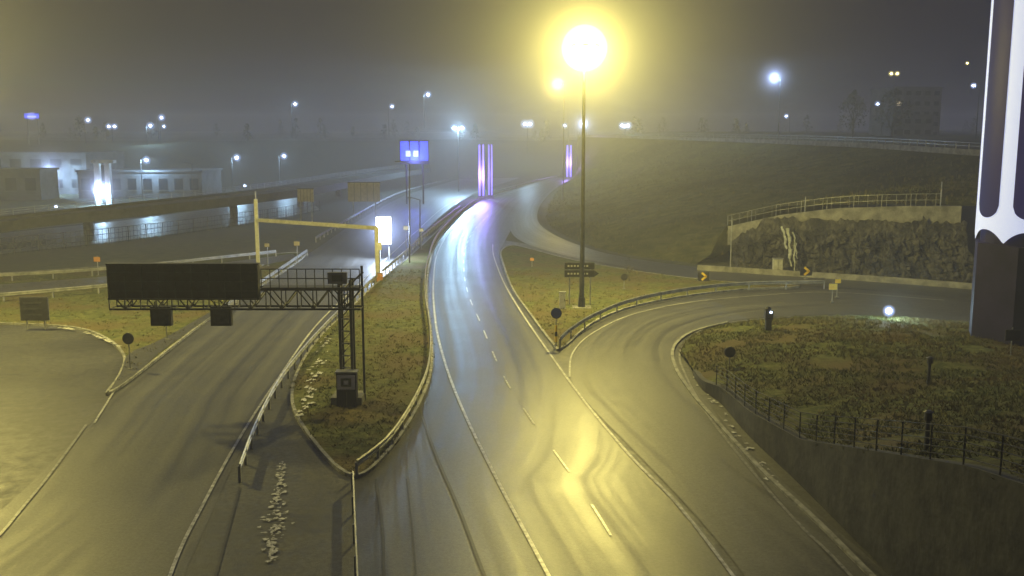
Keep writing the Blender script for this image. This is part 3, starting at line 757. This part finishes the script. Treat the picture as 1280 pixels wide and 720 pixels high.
for d in(-1.5,1.5): b.tube((c.x+d,Y,10),(c.x+d,Y,c.z),.12,'galv')
o=b.make('roof_sign'); glow((c.x,Y,c.z),(.35,.4,1),[(1.3,.4)],o,20)
# ---------------------------------------------------------------- trees
def tree(name,p,h,spread=.35,leaves=900):
    b=B()
    def br(a,d,L,r,n):
        e=a+d*L; b.tube(a,e,r,'bark',r*.6,n=5)
        if n==0: return
        for _ in range(3 if n>1 else 4):
            nd=(d+Vector((random.uniform(-1,1),random.uniform(-1,1),random.uniform(-.2,.7)))*.7).normalized()
            br(a.lerp(e,random.uniform(.5,1)),nd,L*random.uniform(.55,.8),r*.55,n-1)
    p=Vector(p); br(p,Vector((0,0,1)),h*.36,h*.022,4)
    for _ in range(leaves):
        t=random.random()**.7; a=random.uniform(0,6.28); rr=h*spread*math.sin(math.pi*min(1,.15+t*.85))*random.random()**.5
        if noise.noise(Vector((rr*math.cos(a)*.5,rr*math.sin(a)*.5,t*h*.4+p.x)))<-.12: continue
        c=p+Vector((rr*math.cos(a),rr*math.sin(a),h*(.25+.75*t))); s=h*.025*random.uniform(.5,1.4)
        v=[c+Vector((random.uniform(-s,s),random.uniform(-s,s),random.uniform(-s,s))) for _ in range(3)]; b.add(v,[(0,1,2)],'leaf')
    return b.make(name)
tree('bare_tree',(82,215,11.5),12,leaves=1500); tree('bare_tree',(76,222,12),11,leaves=1500)
tree('sapling',G(786,352,.1),2.2,leaves=60)
b=B()
for _ in range(60):
    x=random.uniform(-260,260); y=random.uniform(345,520) 
    z0=13 if x>20 else zfar(x,y)
    h=random.uniform(4,9)
    b.tube((x,y,z0-1),(x,y,z0+h*.7),.2,'bark',.06,n=4)
    for _ in range(110):
        t=random.random(); rr=h*.3*(1-t*.75)*random.random()**.5; a=random.uniform(0,6.28); c=Vector((x+rr*math.cos(a),y+rr*math.sin(a),z0+h*(.15+.85*t))); s=.55
        b.add([c+Vector((random.uniform(-s,s),random.uniform(-s,s),random.uniform(-s,s))) for _ in range(3)],[(0,1,2)],'leaf')
b.make('distant_trees')
# ---------------------------------------------------------------- night mist
m=bpy.data.materials.new('mist'); m.use_nodes=True; nt=m.node_tree; nt.nodes.clear()
o=nt.nodes.new('ShaderNodeOutputMaterial'); sc=nt.nodes.new('ShaderNodeVolumeScatter'); em=nt.nodes.new('ShaderNodeEmission'); ad=nt.nodes.new('ShaderNodeAddShader')
sc.inputs['Color'].default_value=(.9,.92,1,1); sc.inputs['Density'].default_value=.0016; sc.inputs['Anisotropy'].default_value=.3
em.inputs['Color'].default_value=(.55,.60,1,1); em.inputs['Strength'].default_value=.00007  # weak emission added to the mist, stands in for scattered skyglow haze
nt.links.new(sc.outputs[0],ad.inputs[0]); nt.links.new(em.outputs[0],ad.inputs[1]); nt.links.new(ad.outputs[0],o.inputs['Volume'])
M['mist']=m
b=B(); b.box((0,330,13),(900,760,30),'mist'); b.make('night_mist')
# ---------------------------------------------------------------- world, skyglow, camera
w=bpy.data.worlds.new('World'); bpy.context.scene.world=w; w.use_nodes=True; nt=w.node_tree; N=nt.nodes; L=nt.links
N.clear(); out=N.new('ShaderNodeOutputWorld'); sky=N.new('ShaderNodeTexSky'); sky.sky_type='NISHITA'; sky.sun_disc=False; sky.sun_elevation=math.radians(2); sky.sun_rotation=math.radians(160)
b1=N.new('ShaderNodeBackground'); b1.inputs[1].default_value=.0003; L.new(sky.outputs[0],b1.inputs[0])
tc=N.new('ShaderNodeTexCoord'); sp=N.new('ShaderNodeSeparateXYZ'); L.new(tc.outputs['Generated'],sp.inputs[0])
rp=N.new('ShaderNodeValToRGB'); rp.color_ramp.elements[0].position=0; rp.color_ramp.elements[0].color=(.008,.008,.020,1); rp.color_ramp.elements[1].position=.35; rp.color_ramp.elements[1].color=(.009,.009,.030,1)
L.new(sp.outputs[2],rp.inputs[0]); b2=N.new('ShaderNodeBackground'); b2.inputs[1].default_value=1.0; L.new(rp.outputs[0],b2.inputs[0])
ad=N.new('ShaderNodeAddShader'); L.new(b1.outputs[0],ad.inputs[0]); L.new(b2.outputs[0],ad.inputs[1]); L.new(ad.outputs[0],out.inputs[0])
s=bpy.data.lights.new('skyglow','SUN'); s.energy=.28; s.angle=math.radians(70); s.color=(.85,.88,1); so=bpy.data.objects.new('skyglow_sun',s); so.rotation_euler=(math.radians(-25),math.radians(-10),0); bpy.context.scene.collection.objects.link(so)
cam=bpy.data.cameras.new('Camera'); co=bpy.data.objects.new('Camera',cam); bpy.context.scene.collection.objects.link(co)
co.location=(0,0,H); co.rotation_euler=(math.pi/2-P,0,0); cam.sensor_width=36; cam.lens=36*F/1280; cam.clip_end=6000; cam.clip_start=.1
bpy.context.scene.camera=co
sc=bpy.context.scene; sc.view_settings.view_transform='Standard'; sc.view_settings.look='None'; sc.view_settings.exposure=0
print('done',len(bpy.data.objects))
